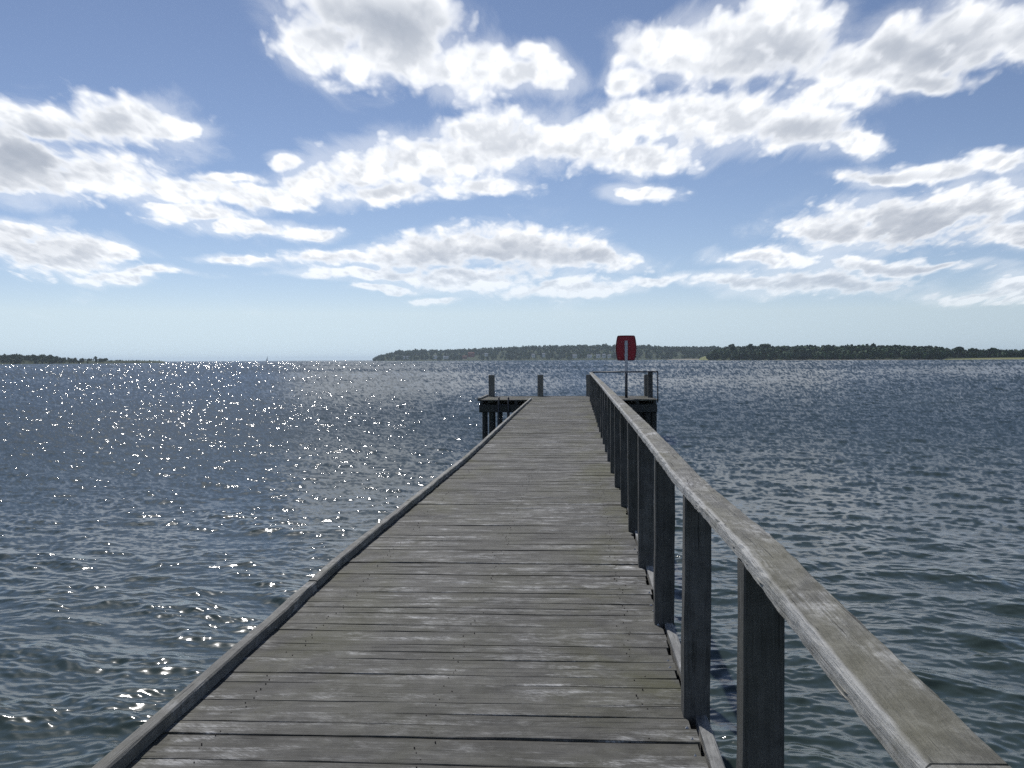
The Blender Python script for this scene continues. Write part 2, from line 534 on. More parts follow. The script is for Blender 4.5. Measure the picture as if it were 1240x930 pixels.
for k in range(len(rings) - 1):
    fs += [(k * n + i, k * n + (i + 1) % n, (k + 1) * n + (i + 1) % n, (k + 1) * n + i) for i in range(n)]
fs.append(tuple((len(rings) - 1) * n + i for i in range(n)))
mb.add(vs, fs); mb.build('housing', M_REDRIM, g)
for zz in (1.75, 2.2):
    mb = MB(); mb.box(-.075, .075, -.05, .054, zz - .02, zz + .02, .005); mb.build('clamp', M_GALV, g)

# ladder and small pale fittings at the near edge of the platform
l = tag(empty('boarding_ladder', (-2.95, P0 - .06, DECK)), 'low dark metal ladder hooked over the near edge of the landing platform', 'ladder')
for s in (-.19, .19):
    mb = MB()
    pts = [(s, 0, -1.9), (s, 0, .06), (s, .05, .11), (s, .3, .11), (s, .34, .002)]
    for a, b in zip(pts[:-1], pts[1:]):
        mb.tube(a, b, .022, n=8)
    mb.build('side_rail', M_STEEL, l, True)
for q in range(6):
    mb = MB(); mb.tube((-.17, 0, -.2 - .28 * q), (.17, 0, -.2 - .28 * q), .016, n=8); mb.build('rung', M_STEEL, l, True)

# ------------------------------------------------------------------ mapping from the photograph to the place
HZ = lambda px: 435.2 - .0052 * (px - 620)
def place(px, d):
    """ground position d metres out, in the direction of photo column px"""
    u = (px - 620) / F
    a = math.atan(u) - YAW
    rr = d / math.cos(math.atan(u))
    return rr * math.sin(a), rr * math.cos(a)
def elev(px, py, d):
    return ZC + (HZ(px) - py) / F * d

# ------------------------------------------------------------------ far shores
def ground_mat(name, a, b):
    m, t, bs = material(name)
    tc = t.node('ShaderNodeTexCoord').outputs['Object']
    t.put(bs.inputs['Base Color'], t.mix(t.ramp(t.noise(tc, .02, 6, .6), .35, .65), a, b))
    bs.inputs['Roughness'].default_value = .95
    bs.inputs['Specular IOR Level'].default_value = .1
    return m
def leaf_mat(name, a, b, scale=.06):
    m, t, bs = material(name)
    tc = t.node('ShaderNodeTexCoord').outputs['Object']
    rnd = t.attr('rnd')
    n = t.math('ADD', t.math('MULTIPLY', t.noise(tc, scale, 4, .6), .6), t.math('MULTIPLY', rnd, .4))
    t.put(bs.inputs['Base Color'], t.mix(t.ramp(n, .3, .7), a, b))
    bs.inputs['Roughness'].default_value = .8
    bs.inputs['Specular IOR Level'].default_value = .15
    return m
M_HILL = ground_mat('hill ground', (.025, .04, .018), (.05, .065, .028))
M_SAND = ground_mat('sand', (.20, .18, .14), (.27, .25, .2))
M_FIELD = ground_mat('meadow', (.16, .18, .07), (.24, .24, .11))
M_LEAF = leaf_mat('broadleaf foliage', (.017, .048, .019), (.055, .108, .038))
M_LEAFD = leaf_mat('dark foliage', (.016, .042, .018), (.055, .11, .040))
M_BARK = plain('bark', (.09, .075, .06), .9)
M_WHITE = plain('white painted wall', (.72, .71, .68), .7, var=.05, scale=.3)
M_ROOFR = plain('red tile roof', (.26, .07, .045), .8, scale=.3)
M_BRICK = plain('red painted wall', (.30, .07, .05), .8, scale=.3)
M_ROOFG = plain('grey roof', (.45, .45, .46), .8, scale=.3)
M_GLASS = plain('dark window', (.02, .025, .03), .15, scale=.3)

LANDS = {}
def land(name, mat, pxs, tops, dist, depth, under=0.0, nx=90, nd=9, label=None):
    """terrain whose shoreline sits at distance dist(px) and whose ridge reaches the photo row tops(px) minus the tree height"""
    A, B = pxs
    co = np.zeros((nx, nd, 3))
    for i in range(nx):
        px = A + (B - A) * i / (nx - 1)
        for j in range(nd):
            t = j / (nd - 1)
            d = dist(px) + depth(px) * t
            h = max(0.6, elev(px, tops(px), dist(px) + depth(px) * .6) - (under(px) if callable(under) else under))
            z = -0.6 + 1.4 * min(1, t * 8) + (h - .6) * (math.sin(min(1, t / .62) * PI / 2) ** 1.4 if t < .62 else 1 - .35 * ((t - .62) / .38) ** 2)
            x, y = place(px, d)
            co[i, j] = (x, y, z)
    idx = np.arange(nx * nd).reshape(nx, nd)
    q = np.stack([idx[:-1, :-1], idx[1:, :-1], idx[1:, 1:], idx[:-1, 1:]], -1).reshape(-1, 4)
    o = np_mesh(name, co.reshape(-1, 3), q, mat)
    tag(o, label, 'land', kind='structure')
    LANDS[name] = (co, A, B, nx, nd)
    return co

ico = None
def blob(cx, cy, cz, rx, rz, nf, out_v, out_f, out_r, rnd, leaf):
    """a crown: leaf clumps scattered through a lumpy volume"""
    b0 = len(out_v)
    dirs = rng.normal(size=(nf, 3)); dirs /= np.linalg.norm(dirs, axis=1)[:, None]
    lump = 1 + .22 * np.sin(dirs[:, 0] * 5 + rnd * 40) * np.sin(dirs[:, 2] * 4 + rnd * 90)
    rad = rng.uniform(.62, 1.0, nf) * lump
    c = np.stack([cx + dirs[:, 0] * rad * rx, cy + dirs[:, 1] * rad * rx, cz + dirs[:, 2] * rad * rz], 1)
    n = dirs * .8 + rng.normal(size=(nf, 3)) * .45 + np.array([0, 0, .25])
    n /= np.linalg.norm(n, axis=1)[:, None]
    a = np.cross(n, rng.normal(size=(nf, 3))); a /= np.linalg.norm(a, axis=1)[:, None]
    b = np.cross(n, a)
    s = leaf * rng.uniform(.6, 1.3, nf)[:, None]
    quad = np.stack([c - a * s - b * s * .7, c + a * s * .9 - b * s, c + a * s + b * s * .8, c - a * s * .8 + b * s], 1)
    out_v.append(quad.reshape(-1, 3)); out_r.append(np.repeat(np.clip(rnd + rng.normal(size=nf) * .15, 0, 1), 4))

def finish_leaves(name, vs, rs, mat, parent=None):
    co = np.concatenate(vs); r_ = np.concatenate(rs)
    q = np.arange(len(co)).reshape(-1, 4)
    return np_mesh(name, co, q, mat, [('rnd', 'FLOAT', r_)], smooth=False, parent=parent)

def woods(name, landname, n, hgt, mat, label, t_rng=(.025, .95), px_rng=None, nf=34, skip=None, jit=.35):
    co, A, B, nx, nd = LANDS[landname]
    vs, rs = [], []
    lo, hi = px_rng or (A, B)
    k = 0
    while k < n:
        px = random.uniform(lo, hi); t = random.uniform(*t_rng) ** 1.0
        if skip and skip(px, t):
            continue
        i = (px - A) / (B - A) * (nx - 1); j = t * (nd - 1)
        i0, j0 = min(int(i), nx - 2), min(int(j), nd - 2)
        fi, fj = i - i0, j - j0
        p = (co[i0, j0] * (1 - fi) + co[i0 + 1, j0] * fi) * (1 - fj) + (co[i0, j0 + 1] * (1 - fi) + co[i0 + 1, j0 + 1] * fi) * fj
        h = hgt(px) * random.uniform(1 - jit, 1 + jit * .6)
        rx = h * random.uniform(.32, .5)
        blob(p[0], p[1], p[2] + h * .55, rx, h * .5, nf, vs, None, rs, random.random(), h * .16)
        k += 1
    # bits on the ground keep it one scatter
    return tag(finish_leaves(name, vs, rs, mat), label, 'woodland', kind='stuff')

I = lambda xs, ys: (lambda px: float(np.interp(px, xs, ys)))
# far headland with the village
farD = I([452, 480, 620, 760, 880, 1000], [3300, 3200, 2900, 2700, 2500, 2400])
far_top = I([452, 458, 466, 480, 500, 520, 545, 560, 600, 640, 700, 745, 778, 790, 820, 860, 900, 960, 1000], [434, 430.5, 428, 425.5, 424.5, 424, 424.5, 423.5, 422, 419.8, 419, 418.2, 418.3, 419.5, 421, 420.5, 421, 420.5, 421])
land('far_hill', M_HILL, (452, 1000), far_top, farD, lambda px: 900 if px > 520 else 120 + (px - 452) * 11, under=8.5, nx=110, label='wooded headland far across the water')
woods('far_wood', 'far_hill', 2600, lambda px: 11 if px > 480 else 7.5, M_LEAF, 'mixed wood covering the far headland', skip=lambda px, t: (642 < px < 662 and t < .06) or (692 < px < 742 and t < .06) or (560 < px < 580 and t < .2))
# nearer wooded shore, right of the red board
nearD = I([858, 900, 1000, 1140, 1240, 1330], [1650, 1500, 1350, 1250, 1250, 1250])
near_top = I([858, 866, 880, 900, 940, 1000, 1060, 1100, 1130, 1142, 1160, 1200, 1240, 1330], [430, 424, 421.5, 420.3, 420.5, 419.8, 419.8, 421, 421.5, 423.5, 424, 424, 424.5, 424.5])
land('near_shore', M_HILL, (858, 1330), near_top, nearD, lambda px: 260, under=9.5, nx=90, label='low wooded shore right of the red board')
woods('near_wood', 'near_shore', 1900, lambda px: 9.5 if px < 1142 else 7.5, M_LEAFD, 'dense dark wood along the nearer shore', t_rng=(.03, .9), nf=44, skip=lambda px, t: px > 1142 and t < .25)
# rise behind it
backD = I([1040, 1330], [1750, 1750])
back_top = I([1040, 1070, 1085, 1110, 1130, 1150, 1170, 1330], [424, 420.5, 418.8, 419.5, 421, 423, 424.5, 425])
land('back_hill', M_HILL, (1040, 1330), back_top, backD, lambda px: 300, under=10, nx=50, label='low wooded rise behind the nearer shore')
woods('back_wood', 'back_hill', 500, lambda px: 10, M_LEAFD, 'darker wood on the rise behind the nearer shore', t_rng=(.3, .9))
# pale beach and meadow strip between the two
def strip(name, mat, pxs, d, depth, z, label):
    nx, nd = 40, 5
    co = np.zeros((nx, nd, 3))
    for i in range(nx):
        px = pxs[0] + (pxs[1] - pxs[0]) * i / (nx - 1)
        e = math.sin(PI * i / (nx - 1)) ** .5
        for j in range(nd):
            t = j / (nd - 1)
            x, y = place(px, d(px) + depth * t * (.2 + .8 * e))
            co[i, j] = (x, y, -.35 + (z * e + .35) * min(1, t * 1.6))
    idx = np.arange(nx * nd).reshape(nx, nd)
    q = np.stack([idx[:-1, :-1], idx[1:, :-1], idx[1:, 1:], idx[:-1, 1:]], -1).reshape(-1, 4)
    tag(np_mesh(name, co.reshape(-1, 3), q, mat), label, 'beach', kind='structure')
strip('beach', M_SAND, (806, 868), I([806, 868], [2400, 1640]), 160, 2.6, 'pale sandy strip of beach between the two woods')
strip('meadow', M_FIELD, (846, 868), I([846, 868], [1900, 1660]), 120, 7.5, 'pale green meadow above the beach')
strip('shore_meadow', M_FIELD, (1140, 1330), I([1140, 1330], [1225, 1225]), 60, 2.2, 'grassy strip at the water on the right')
strip('shingle_shore', M_SAND, (868, 1140), I([868, 1000, 1140], [1560, 1330, 1235]), 30, .5, 'thin pale shingle line at the foot of the nearer wood')
# left spit
leftD = I([-150, 0, 135, 190], [1450, 1500, 1650, 1900])
left_top = I([-150, 0, 12, 22, 30, 45, 56, 66, 80, 100, 110, 125, 134, 140, 190, 200], [429.5, 430.8, 430, 430.2, 431.5, 430.3, 430.5, 432, 432.8, 433.6, 433.6, 434.6, 436.3, 436.5, 436.9, 437.6])
land('left_spit', M_HILL, (-150, 200), left_top, leftD, lambda px: 150 if px < 130 else 60, under=I([-150, 118, 140, 200], [5.5, 4.5, .4, .2]), nx=90, label='low dark spit on the left')
woods('spit_wood', 'left_spit', 520, lambda px: 6.0 if px < 70 else 4.0, M_LEAFD, 'low dark trees along the left spit', px_rng=(-150, 131), t_rng=(.06, .85), jit=.3)
woods('spit_scrub', 'left_spit', 70, lambda px: 1.6, M_LEAFD, 'thin scrub on the end of the left spit', px_rng=(131, 196), t_rng=(.3, .8))

# trees that stand out of the woods
def tree(px, py_top, py_base, d, wide, label, mat=M_LEAFD, poplar=False, cat='tree'):
    x, y = place(px, d)
    z1, z0 = elev(px, py_top, d), elev(px, py_base, d)
    h = z1 - z0
    t = tag(empty('poplar_tree' if poplar else 'tall_tree', (x, y, z0)), label, cat, 'trees rising above the far woods')
    mb = MB(); mb.tube((0, 0, -2), (0, 0, h * .6), h * .03, h * .015, 8, 4, jit=.05)
    for k in range(4):
        a = random.uniform(0, 6.28)
        mb.tube((0, 0, h * (.3 + .07 * k)), (math.cos(a) * wide * .5, math.sin(a) * wide * .5, h * (.55 + .07 * k)), h * .012, h * .006, 6)
    mb.build('trunk', M_BARK, t)
    vs, rs = [], []
    if poplar:
        for k in range(6):
            blob(0, 0, h * (.25 + .13 * k), wide * (.5 - .05 * k), h * .12, 70, vs, None, rs, random.random(), h * .035)
    else:
        for k in range(9):
            a = random.uniform(0, 6.28); q = random.uniform(.1, .62)
            blob(math.cos(a) * wide * q * .75, math.sin(a) * wide * q * .75, h * random.uniform(.48, .84), wide * random.uniform(.26, .42), h * random.uniform(.11, .17), 70, vs, None, rs, random.random(), wide * .09)
        blob(0, 0, h * .86, wide * .32, h * .14, 70, vs, None, rs, random.random(), wide * .09)
    finish_leaves('crown', vs, rs, mat, t)
tree(887, 416.6, 428, 1580, 9, 'tall pointed tree at the left end of the nearer wood')
tree(909, 416.2, 428, 1560, 8, 'left one of two tall trees rising side by side from the nearer wood')
tree(926, 416.4, 428, 1560, 12, 'right one of two tall trees rising side by side from the nearer wood')
tree(1003, 417.8, 428, 1400, 11, 'broad low tree crown over the middle of the nearer wood')
tree(1058, 415.8, 428, 1400, 9, 'single round treetop standing above the nearer wood')
tree(1133, 420.4, 430, 1300, 3.5, 'slim poplar, left one of the pair right of the dark wood', poplar=True)
tree(1140.5, 420, 430, 1300, 3.5, 'slim poplar, right one of the pair right of the dark wood', poplar=True)
tree(1161, 419.8, 431, 1300, 10, 'round tree between the poplars and the low trees on the right')
tree(1178, 421.5, 431, 1300, 9, 'low round tree right beside the round tree near the poplars')
tree(1203, 421.3, 431, 1290, 12, 'wide dark tree near the right edge of the photo')
tree(116, 431.4, 436.5, 1680, 5, 'single small treetop standing up near the end of the left spit')

# village buildings on the far headland
def house(px, py, d, w, dep, h, wall, roof, label, cat='house', rot=0.0):
    x, y = place(px, d)
    z0 = elev(px, py, d)
    t = tag(empty('house', (x, y, z0)), label, cat, 'buildings on the far headland')
    t.rotation_euler = (0, 0, rot)
    w, dep = w / 2, dep / 2
    mb = MB()
    vs = [(-w, -dep, -3), (w, -dep, -3), (w, dep, -3), (-w, dep, -3), (-w, -dep, h), (w, -dep, h), (w, dep, h), (-w, dep, h), (-w, 0, h + dep * .8), (w, 0, h + dep * .8)]
    mb.add(vs, [(0, 1, 5, 4), (2, 3, 7, 6), (1, 2, 6, 9, 5), (3, 0, 4, 8, 7), (3, 2, 1, 0)])
    mb.build('wall', wall, t)
    mb = MB(); o = .35
    rp = [(-dep - o, h - o * .8 + .06), (0, h + dep * .8 + .06), (dep + o, h - o * .8 + .06), (dep + o, h - o * .8 + .31), (0, h + dep * .8 + .34), (-dep - o, h - o * .8 + .31)]
    mb.sweep([((-w - o, 0, 0), (0, 1, 0), (0, 0, 1)), ((w + o, 0, 0), (0, 1, 0), (0, 0, 1))], rp)
    mb.build('roof', roof, t)
    for k in (-.5, 0, .5):
        mb = MB(); mb.box(w * k - .6, w * k + .6, -dep - .03, -dep - .004, h * .35, h * .8); mb.build('window', M_GLASS, t)
white_label = 'small white house at the waterline, '
for px, py, d, w, h, lab in (
        (489.5, 433.7, 3150, 5, 4, 'left one of two white huts at the tip of the headland'),
        (493.5, 433.7, 3150, 5, 4, 'right one of two white huts at the tip of the headland'),
        (527.5, 433.6, 3050, 9, 5, 'bright white building alone between the headland tip and red house'),
        (540, 433.3, 3040, 16, 3, 'long low pale building just left of the red house'),
        (589, 430.4, 3000, 10, 4, 'pale house on the slope just right of the red house'),
        (646, 431.6, 2850, 9, 4.5, 'white house left of a gap in the row by the shore'),
        (658.5, 431.3, 2850, 8, 6, 'tallest white house in the row by the shore'),
        (696, 432.2, 2800, 11, 4, 'wide white house in the middle of the shore row'),
        (714, 432.2, 2780, 12, 3.5, 'low white house left of the cluster of three'),
        (724.5, 432.1, 2770, 11, 4, 'leftmost house in the white cluster of three near the red board'),
        (731.5, 431.9, 2770, 9, 5, 'middle house in the white cluster of three near the red board'),
        (738, 432.3, 2770, 9, 4, 'house nearest to the red board in the white cluster of three')):
    house(px, py, d, w, 6, h, M_WHITE, M_ROOFG, lab, rot=YAW * .5)
house(571, 431.2, 2990, 18, 9, 8, M_BRICK, M_ROOFR, 'large red house with a red roof among trees on the far headland')
house(563, 433.4, 2980, 13, 7, 4, M_BRICK, M_ROOFR, 'low red house at the waterline beneath the large red house')

# sailing boat near the left horizon
bx, by = place(324, 2000)
sb = tag(empty('sailing_boat', (bx, by, 0)), 'faint sailing boat with one tall pale sail near the left horizon', 'sailing boat')
mb = MB()
sec = [(-3.6, .9, .9), (-2, 1.25, .85), (0, 1.35, .8), (2, 1.0, .95), (3.8, .05, 1.15)]
mb.sweep([((x, 0, 0), (0, 1, 0), (0, 0, 1)) for x, _, _ in sec], [(-1, 0), (1, 0), (1, 1), (-1, 1)])
mb.v = []
for x, hw, hz in sec:
    mb.v += [(x, -hw * .45, -.35), (x, hw * .45, -.35), (x, hw, hz), (x, -hw, hz)]
mb.build('hull', M_WHITE, sb)
mb = MB(); mb.tube((.5, 0, .5), (.5, 0, 12.6), .09, .05, 8); mb.build('mast', M_GALV, sb)
mb = MB()
vs = []
for q in range(9):
    t = q / 8
    for s in range(4):
        u = s / 3
        vs.append((.38 - 3.6 * (1 - t) * u, .35 * math.sin(PI * u) * (1 - t), 1.7 + 10.5 * t))
mb.add(vs + [(a, b + .03, c) for a, b, c in vs], [(q * 4 + s + o_, q * 4 + s + 1 + o_, q * 4 + s + 5 + o_, q * 4 + s + 4 + o_) for o_ in (0, 36) for q in range(8) for s in range(3)])
mb.build('sail', M_SAIL, sb)
mb = MB(); mb.tube((.4, 0, 1.55), (-3.4, 0, 1.55), .06, .05, 8); mb.build('boom', M_GALV, sb)

# ------------------------------------------------------------------ water
def water():
    fine = np.linspace(-math.radians(40), math.radians(40), 1250)
    rest = np.linspace(math.radians(40), 2 * PI - math.radians(40), 110)[1:-1]
    az = np.concatenate([fine, rest]) - YAW
    dep = np.linspace(.432, .0, 470)[:-6]                        # tan of the depression angle
    rad = np.concatenate([np.array([.15, 1, 2, 3, 4, 5, 6, 6.8]), ZC / dep])
    rad = rad[rad < 900]
    rad = np.concatenate([rad, np.geomspace(rad[-1] * 1.12, 26000, 26)])
    nr, na = len(rad), len(az)
    R, A = np.meshgrid(rad, az, indexing='ij')
    X, Yw = R * np.sin(A), R * np.cos(A)
    dR = np.gradient(rad)[:, None] * np.ones_like(R)
    dA = np.abs(np.gradient(az))[None, :] * R
    sp = np.maximum(dR, dA)
    N = 110
    lam = np.exp(rng.uniform(math.log(.09), math.log(6.0), N))
    wind = math.radians(200)                                     # waves travel towards the viewer, a little to the left
    th = wind + rng.normal(size=N) * .50
    s = np.interp(np.log(lam), np.log([.09, .2, .45, 1.0, 2.0, 3.2, 6.0]), [1.0, 1.25, 1.3, 1.0, .60, .27, .10])
    s *= .172 / math.sqrt((s ** 2).sum() / 2)
    ph = rng.uniform(0, 2 * PI, N)
    H = np.zeros_like(R); SX = np.zeros_like(R); SY = np.zeros_like(R); HR = np.zeros_like(R); RES = np.zeros_like(R)
    # slow gust pattern
    G = 1 + .16 * np.sin(X * .043 + 1.3 + .8 * np.sin(Yw * .021)) * np.sin(Yw * .031 + .6) + .10 * np.sin(X * .011 - Yw * .017 + 2)
    WX = X + .18 * np.sin(Yw * 1.7 + .6 * X); WY = Yw + .18 * np.sin(X * 1.3 - .5 * Yw)
    for i in range(N):
        k = 2 * PI / lam[i]; a = s[i] / k
        kx, ky = k * math.sin(th[i]), k * math.cos(th[i])
        P = kx * WX + ky * WY + ph[i]
        fade = np.clip((lam[i] / sp - 1.6) / 2.4, 0, 1)
        sn, cs = np.sin(P), np.cos(P)
        H += a * sn
        HR += a * sn * fade; RES += s[i] ** 2 * fade
        SX += s[i] * math.sin(th[i]) * cs; SY += s[i] * math.cos(th[i]) * cs
    rms = H.std()
    H = 2.2 * rms * np.tanh(H / (2.2 * rms)); HR = 2.2 * rms * np.tanh(HR / (2.2 * rms))
    sharp = np.clip(1 + .38 * H / rms, .3, 1.8) * G
    SX *= sharp; SY *= sharp
    # where the mesh is too coarse to carry the waves, the facets hidden behind crests are left out:
    # the slope along the grazing direction follows the distribution of the exposed facets
    un = 1 - RES / (s ** 2).sum()
    ca, sa = np.cos(A), np.sin(A)
    SR, ST = SX * sa + SY * ca, SX * ca - SY * sa
    SR2 = (1.18 + .58 * np.clip(np.log(np.maximum(R, 1) / 50) / np.log(20), 0, 1)) * np.sqrt(SR ** 2 + .9 * np.roll(np.roll(ST, 37, 1), 5, 0) ** 2)
    gz = un * np.clip(1.15 - (ZC / np.maximum(R, 1)) * 3.0, 0, 1)
    SR = SR + (SR2 - SR) * np.clip(gz, 0, 1)
    SX, SY = SR * sa + ST * ca, SR * ca - ST * sa
    HR = (HR + .21 * HR ** 2 / rms) * G
    un = np.clip(un * 1.15 - .1, 0, 1)
    mean = .16 * G * gz
    SRA = (1 - un) * .70 * SR + un * (mean + .22 * (SR - SR.mean()) * (1 - gz) + .20 * (SR - mean) * gz)
    STA = ST * ((1 - un) * .70 + un * .20)
    AX, AY = SRA * sa + STA * ca, SRA * ca - STA * sa
    slA = np.stack([AX, AY, np.zeros_like(AX)], -1).reshape(-1, 3)
    co = np.stack([X, Yw, HR], -1).reshape(-1, 3)
    sl = np.stack([SX, SY, np.zeros_like(SX)], -1).reshape(-1, 3)
    idx = np.arange(nr * na).reshape(nr, na)
    nxt = np.roll(idx, -1, axis=1)
    q = np.stack([idx[:-1], nxt[:-1], nxt[1:], idx[1:]], -1).reshape(-1, 4)[:, ::-1]
    m, t, b = material('fjord water')
    tc = t.node('ShaderNodeTexCoord').outputs['Object']
    out = [n for n in t.n if n.bl_idname == 'ShaderNodeOutputMaterial'][0]
    big = t.noise(t.vec('MULTIPLY', tc, (.05, .03, 1.0)), 1.0, 3, .5)
    body = t.mix(t.ramp(big, .35, .65), (.038, .057, .050), (.046, .065, .054))
    # ripples too small for the mesh
    rip = t.vec('SUBTRACT', t.noise(t.vec('MULTIPLY', tc, (11.0, 19.0, 1.0)), 1.0, 4, .6, .3, color=True), (.5, .5, .5))
    b2 = t.node('ShaderNodeBsdfPrincipled')
    for bs, nm, amp, rg in ((b, 'slope_mean', .18, .15), (b2, 'slope', .22, .07)):
        tot = t.vec('ADD', t.attr(nm, 'Vector'), t.vec('MULTIPLY', rip, (amp, amp, 0.0)))
        t.put(bs.inputs['Normal'], t.vec('NORMALIZE', t.vec('SUBTRACT', (0.0, 0.0, 1.0), tot)))
        t.put(bs.inputs['Base Color'], body)
        bs.inputs['Roughness'].default_value = rg
        bs.inputs['IOR'].default_value = 1.333
    ms = t.node('ShaderNodeMixShader'); ms.inputs[0].default_value = .15
    t.l.new(b.outputs[0], ms.inputs[1]); t.l.new(b2.outputs[0], ms.inputs[2])
    t.l.new(ms.outputs[0], out.inputs['Surface'])
    o = np_mesh('water', co, q, m, [('slope', 'FLOAT_VECTOR', sl), ('slope_mean', 'FLOAT_VECTOR', slA)])
    tag(o, 'choppy blue-green fjord water with sun glitter on the left', 'water', kind='structure')
water()

# ------------------------------------------------------------------ sky with cumulus clouds
W = bpy.data.worlds.new('World'); S.world = W; W.use_nodes = True
t = NT(W.node_tree)
outw = t.node('ShaderNodeOutputWorld')
sky = t.node('ShaderNodeTexSky', sky_type='NISHITA', sun_disc=False, sun_elevation=SUN_EL, sun_rotation=SUN_AZ, altitude=3000.0, air_density=1.0, dust_density=0.35, ozone_density=3.0)
SKY_STRENGTH = .086
bg = t.node('ShaderNodeBackground'); bg.inputs['Strength'].default_value = SKY_STRENGTH
t.put(bg.inputs['Color'], t.mix(1.0, sky.outputs[0], (1.14, 1.0, .955), 'MULTIPLY'))
gen = t.node('ShaderNodeTexCoord').outputs['Generated']
gx, gy, gz = t.xyz(gen)
t.put(sky.inputs['Vector'], t.vec('NORMALIZE', t.comb(gx, gy, t.math('MAXIMUM', gz, .045))))
rot = t.node('ShaderNodeVectorRotate', rotation_type='Z_AXIS'); t.put(rot.inputs['Vector'], gen); rot.inputs['Angle'].default_value = -YAW
dx, dy, dz = t.xyz(rot.outputs[0])
yy = t.math('MAXIMUM', dy, .05)
u = t.math('DIVIDE', dx, yy); v = t.math('DIVIDE', dz, yy)
vp = t.math('MAXIMUM', v, 0.0)
q = t.math('ADD', vp, .2)
nu = t.math('DIVIDE', u, q); nv = t.math('DIVIDE', t.math('MULTIPLY', vp, 2.4), q)
npos = t.comb(nu, nv, 0.37)
warp = t.vec('SUBTRACT', t.noise(npos, 3.4, 3, .55, color=True), (.5, .5, .5))
p = t.vec('MULTIPLY_ADD', warp, (.065, .045, 0.0), t.comb(u, v, 0.0))
CLOUDS = [  # centre x, y and half sizes on the picture, in photo pixels
 (430,12,100,75),(395,62,66,36),(480,72,84,44),(560,88,76,34),(640,97,62,25),(505,35,60,50),(650,72,30,16),
 (800,58,66,36),(870,58,84,48),(955,42,84,62),(1030,82,84,48),(1105,62,76,52),(1185,38,84,50),(1010,118,60,22),(1250,45,60,45),(765,100,40,22),(1110,100,70,16),
 (880,145,86,36),(965,165,86,32),(1030,178,40,14),(830,140,60,32),(760,140,52,24),(700,170,90,34),(785,187,72,20),(620,172,88,36),(565,158,40,18),(520,192,110,36),(600,226,58,17),(475,232,90,19),(440,200,56,32),(375,216,55,24),(345,190,24,10),
 (55,150,105,42),(150,150,84,32),(215,162,30,11),(20,205,90,42),(120,212,100,34),(215,231,90,19),(325,235,90,17),(270,216,50,8),
 (240,258,62,11),(300,272,58,12),(376,276,40,10),(195,252,24,5),
 (25,290,64,24),(75,313,80,24),(142,312,26,12),(150,336,86,8),
 (300,312,56,6),(420,308,84,15),(520,304,90,24),(620,300,92,24),(705,318,82,16),(560,334,110,13),(450,330,92,8),(690,349,92,12),(792,340,46,9),(470,347,42,6),(525,360,34,5),
 (782,228,52,12),
 (1080,216,62,13),(1140,208,62,15),(1215,198,48,17),(1020,287,84,20),(1105,268,110,30),(1195,250,84,34),(1240,285,60,18),(940,316,72,12),(1085,322,114,11),(905,346,72,11),(990,346,112,17),(1190,360,76,11),(1230,348,40,15)]
GREY = [(450,38,84,30,1.0),(95,165,80,22,.8),(25,195,80,32,1.0),(580,312,120,16,.85),(690,318,60,10,.6),(945,78,80,30,.75),(1140,70,100,36,.85),(955,168,62,17,.5),(1130,278,120,24,1.0),(1020,345,120,14,.6),(60,300,60,16,.5),(640,188,80,16,.35),(860,170,40,14,.3),(1090,215,60,10,.5),(1130,325,80,7,.7),(480,225,60,10,.25)]
def ellipse(cx, cy, rx, ry, vec):
    sx, sy = F / rx, F / ry
    c = ((cx - 620) / F, (HZ(cx) - cy) / F)
    return t.vec('LENGTH', t.vec('MULTIPLY_ADD', vec, (sx, sy, 0.0), (-c[0] * sx, -c[1] * sy, 0.0)))
d = None
for cx, cy, rx, ry in CLOUDS:
    e = ellipse(cx, cy, rx * 1.12, ry * 1.12, p)
    d = e if d is None else t.math('SMOOTH_MIN', d, e, .35)
M = t.math('SUBTRACT', 1.0, d)
M = t.math('MAXIMUM', M, -.6)
def puff(vec):
    n1 = t.noise(vec, 5.5, 8, .56, .1)
    vo = t.node('ShaderNodeTexVoronoi', feature='SMOOTH_F1', voronoi_dimensions='2D'); t.put(vo.inputs['Vector'], t.vec('MULTIPLY_ADD', t.noise(vec, 14.0, 2, .5, color=True), (.05, .05, .05), vec))
    vo.inputs['Scale'].default_value = 15.0; vo.inputs['Smoothness'].default_value = .7; vo.inputs['Detail'].default_value = 2.5; vo.inputs['Roughness'].default_value = .55
    return t.math('ADD', n1, t.math('MULTIPLY_ADD', vo.outputs['Distance'], -.36, .16))
fb = puff(npos)
fb2 = puff(t.vec('ADD', npos, (-.012, .05, 0.0)))
dens = t.math('MULTIPLY_ADD', t.math('SUBTRACT', fb, .44), 1.65, t.math('MULTIPLY', M, 1.35))
a_front = t.ramp(dens, -.10, .58)
wisp = t.math('MULTIPLY', t.ramp(t.math('MULTIPLY_ADD', t.math('SUBTRACT', t.noise(t.vec('ADD', npos, (3.1, 7.7, 0.0)), 4.0, 8, .62, .6), .5), 2.6, M), -.25, .55), .38)
a_front = t.math('MAXIMUM', a_front, wisp)
thick = t.ramp(dens, .2, 1.15)
g = None
for cx, cy, rx, ry, w in GREY:
    e = t.math('MULTIPLY', t.ramp(ellipse(cx, cy, rx * 1.15, ry * 1.2, p), 1.7, -.2), w * 1.15)
    g = e if g is None else t.math('MAXIMUM', g, e)
# faint thin veil low down
veil = t.math('MULTIPLY', t.ramp(t.noise(npos, 3.0, 6, .6, .4), .55, .8), t.math('MULTIPLY', t.ramp(v, .02, .06), t.ramp(v, .22, .10)))
a_front = t.math('MAXIMUM', a_front, t.math('MULTIPLY', veil, .35))
a_front = t.math('MULTIPLY', a_front, t.ramp(v, .01, .12, .3, 1.0))
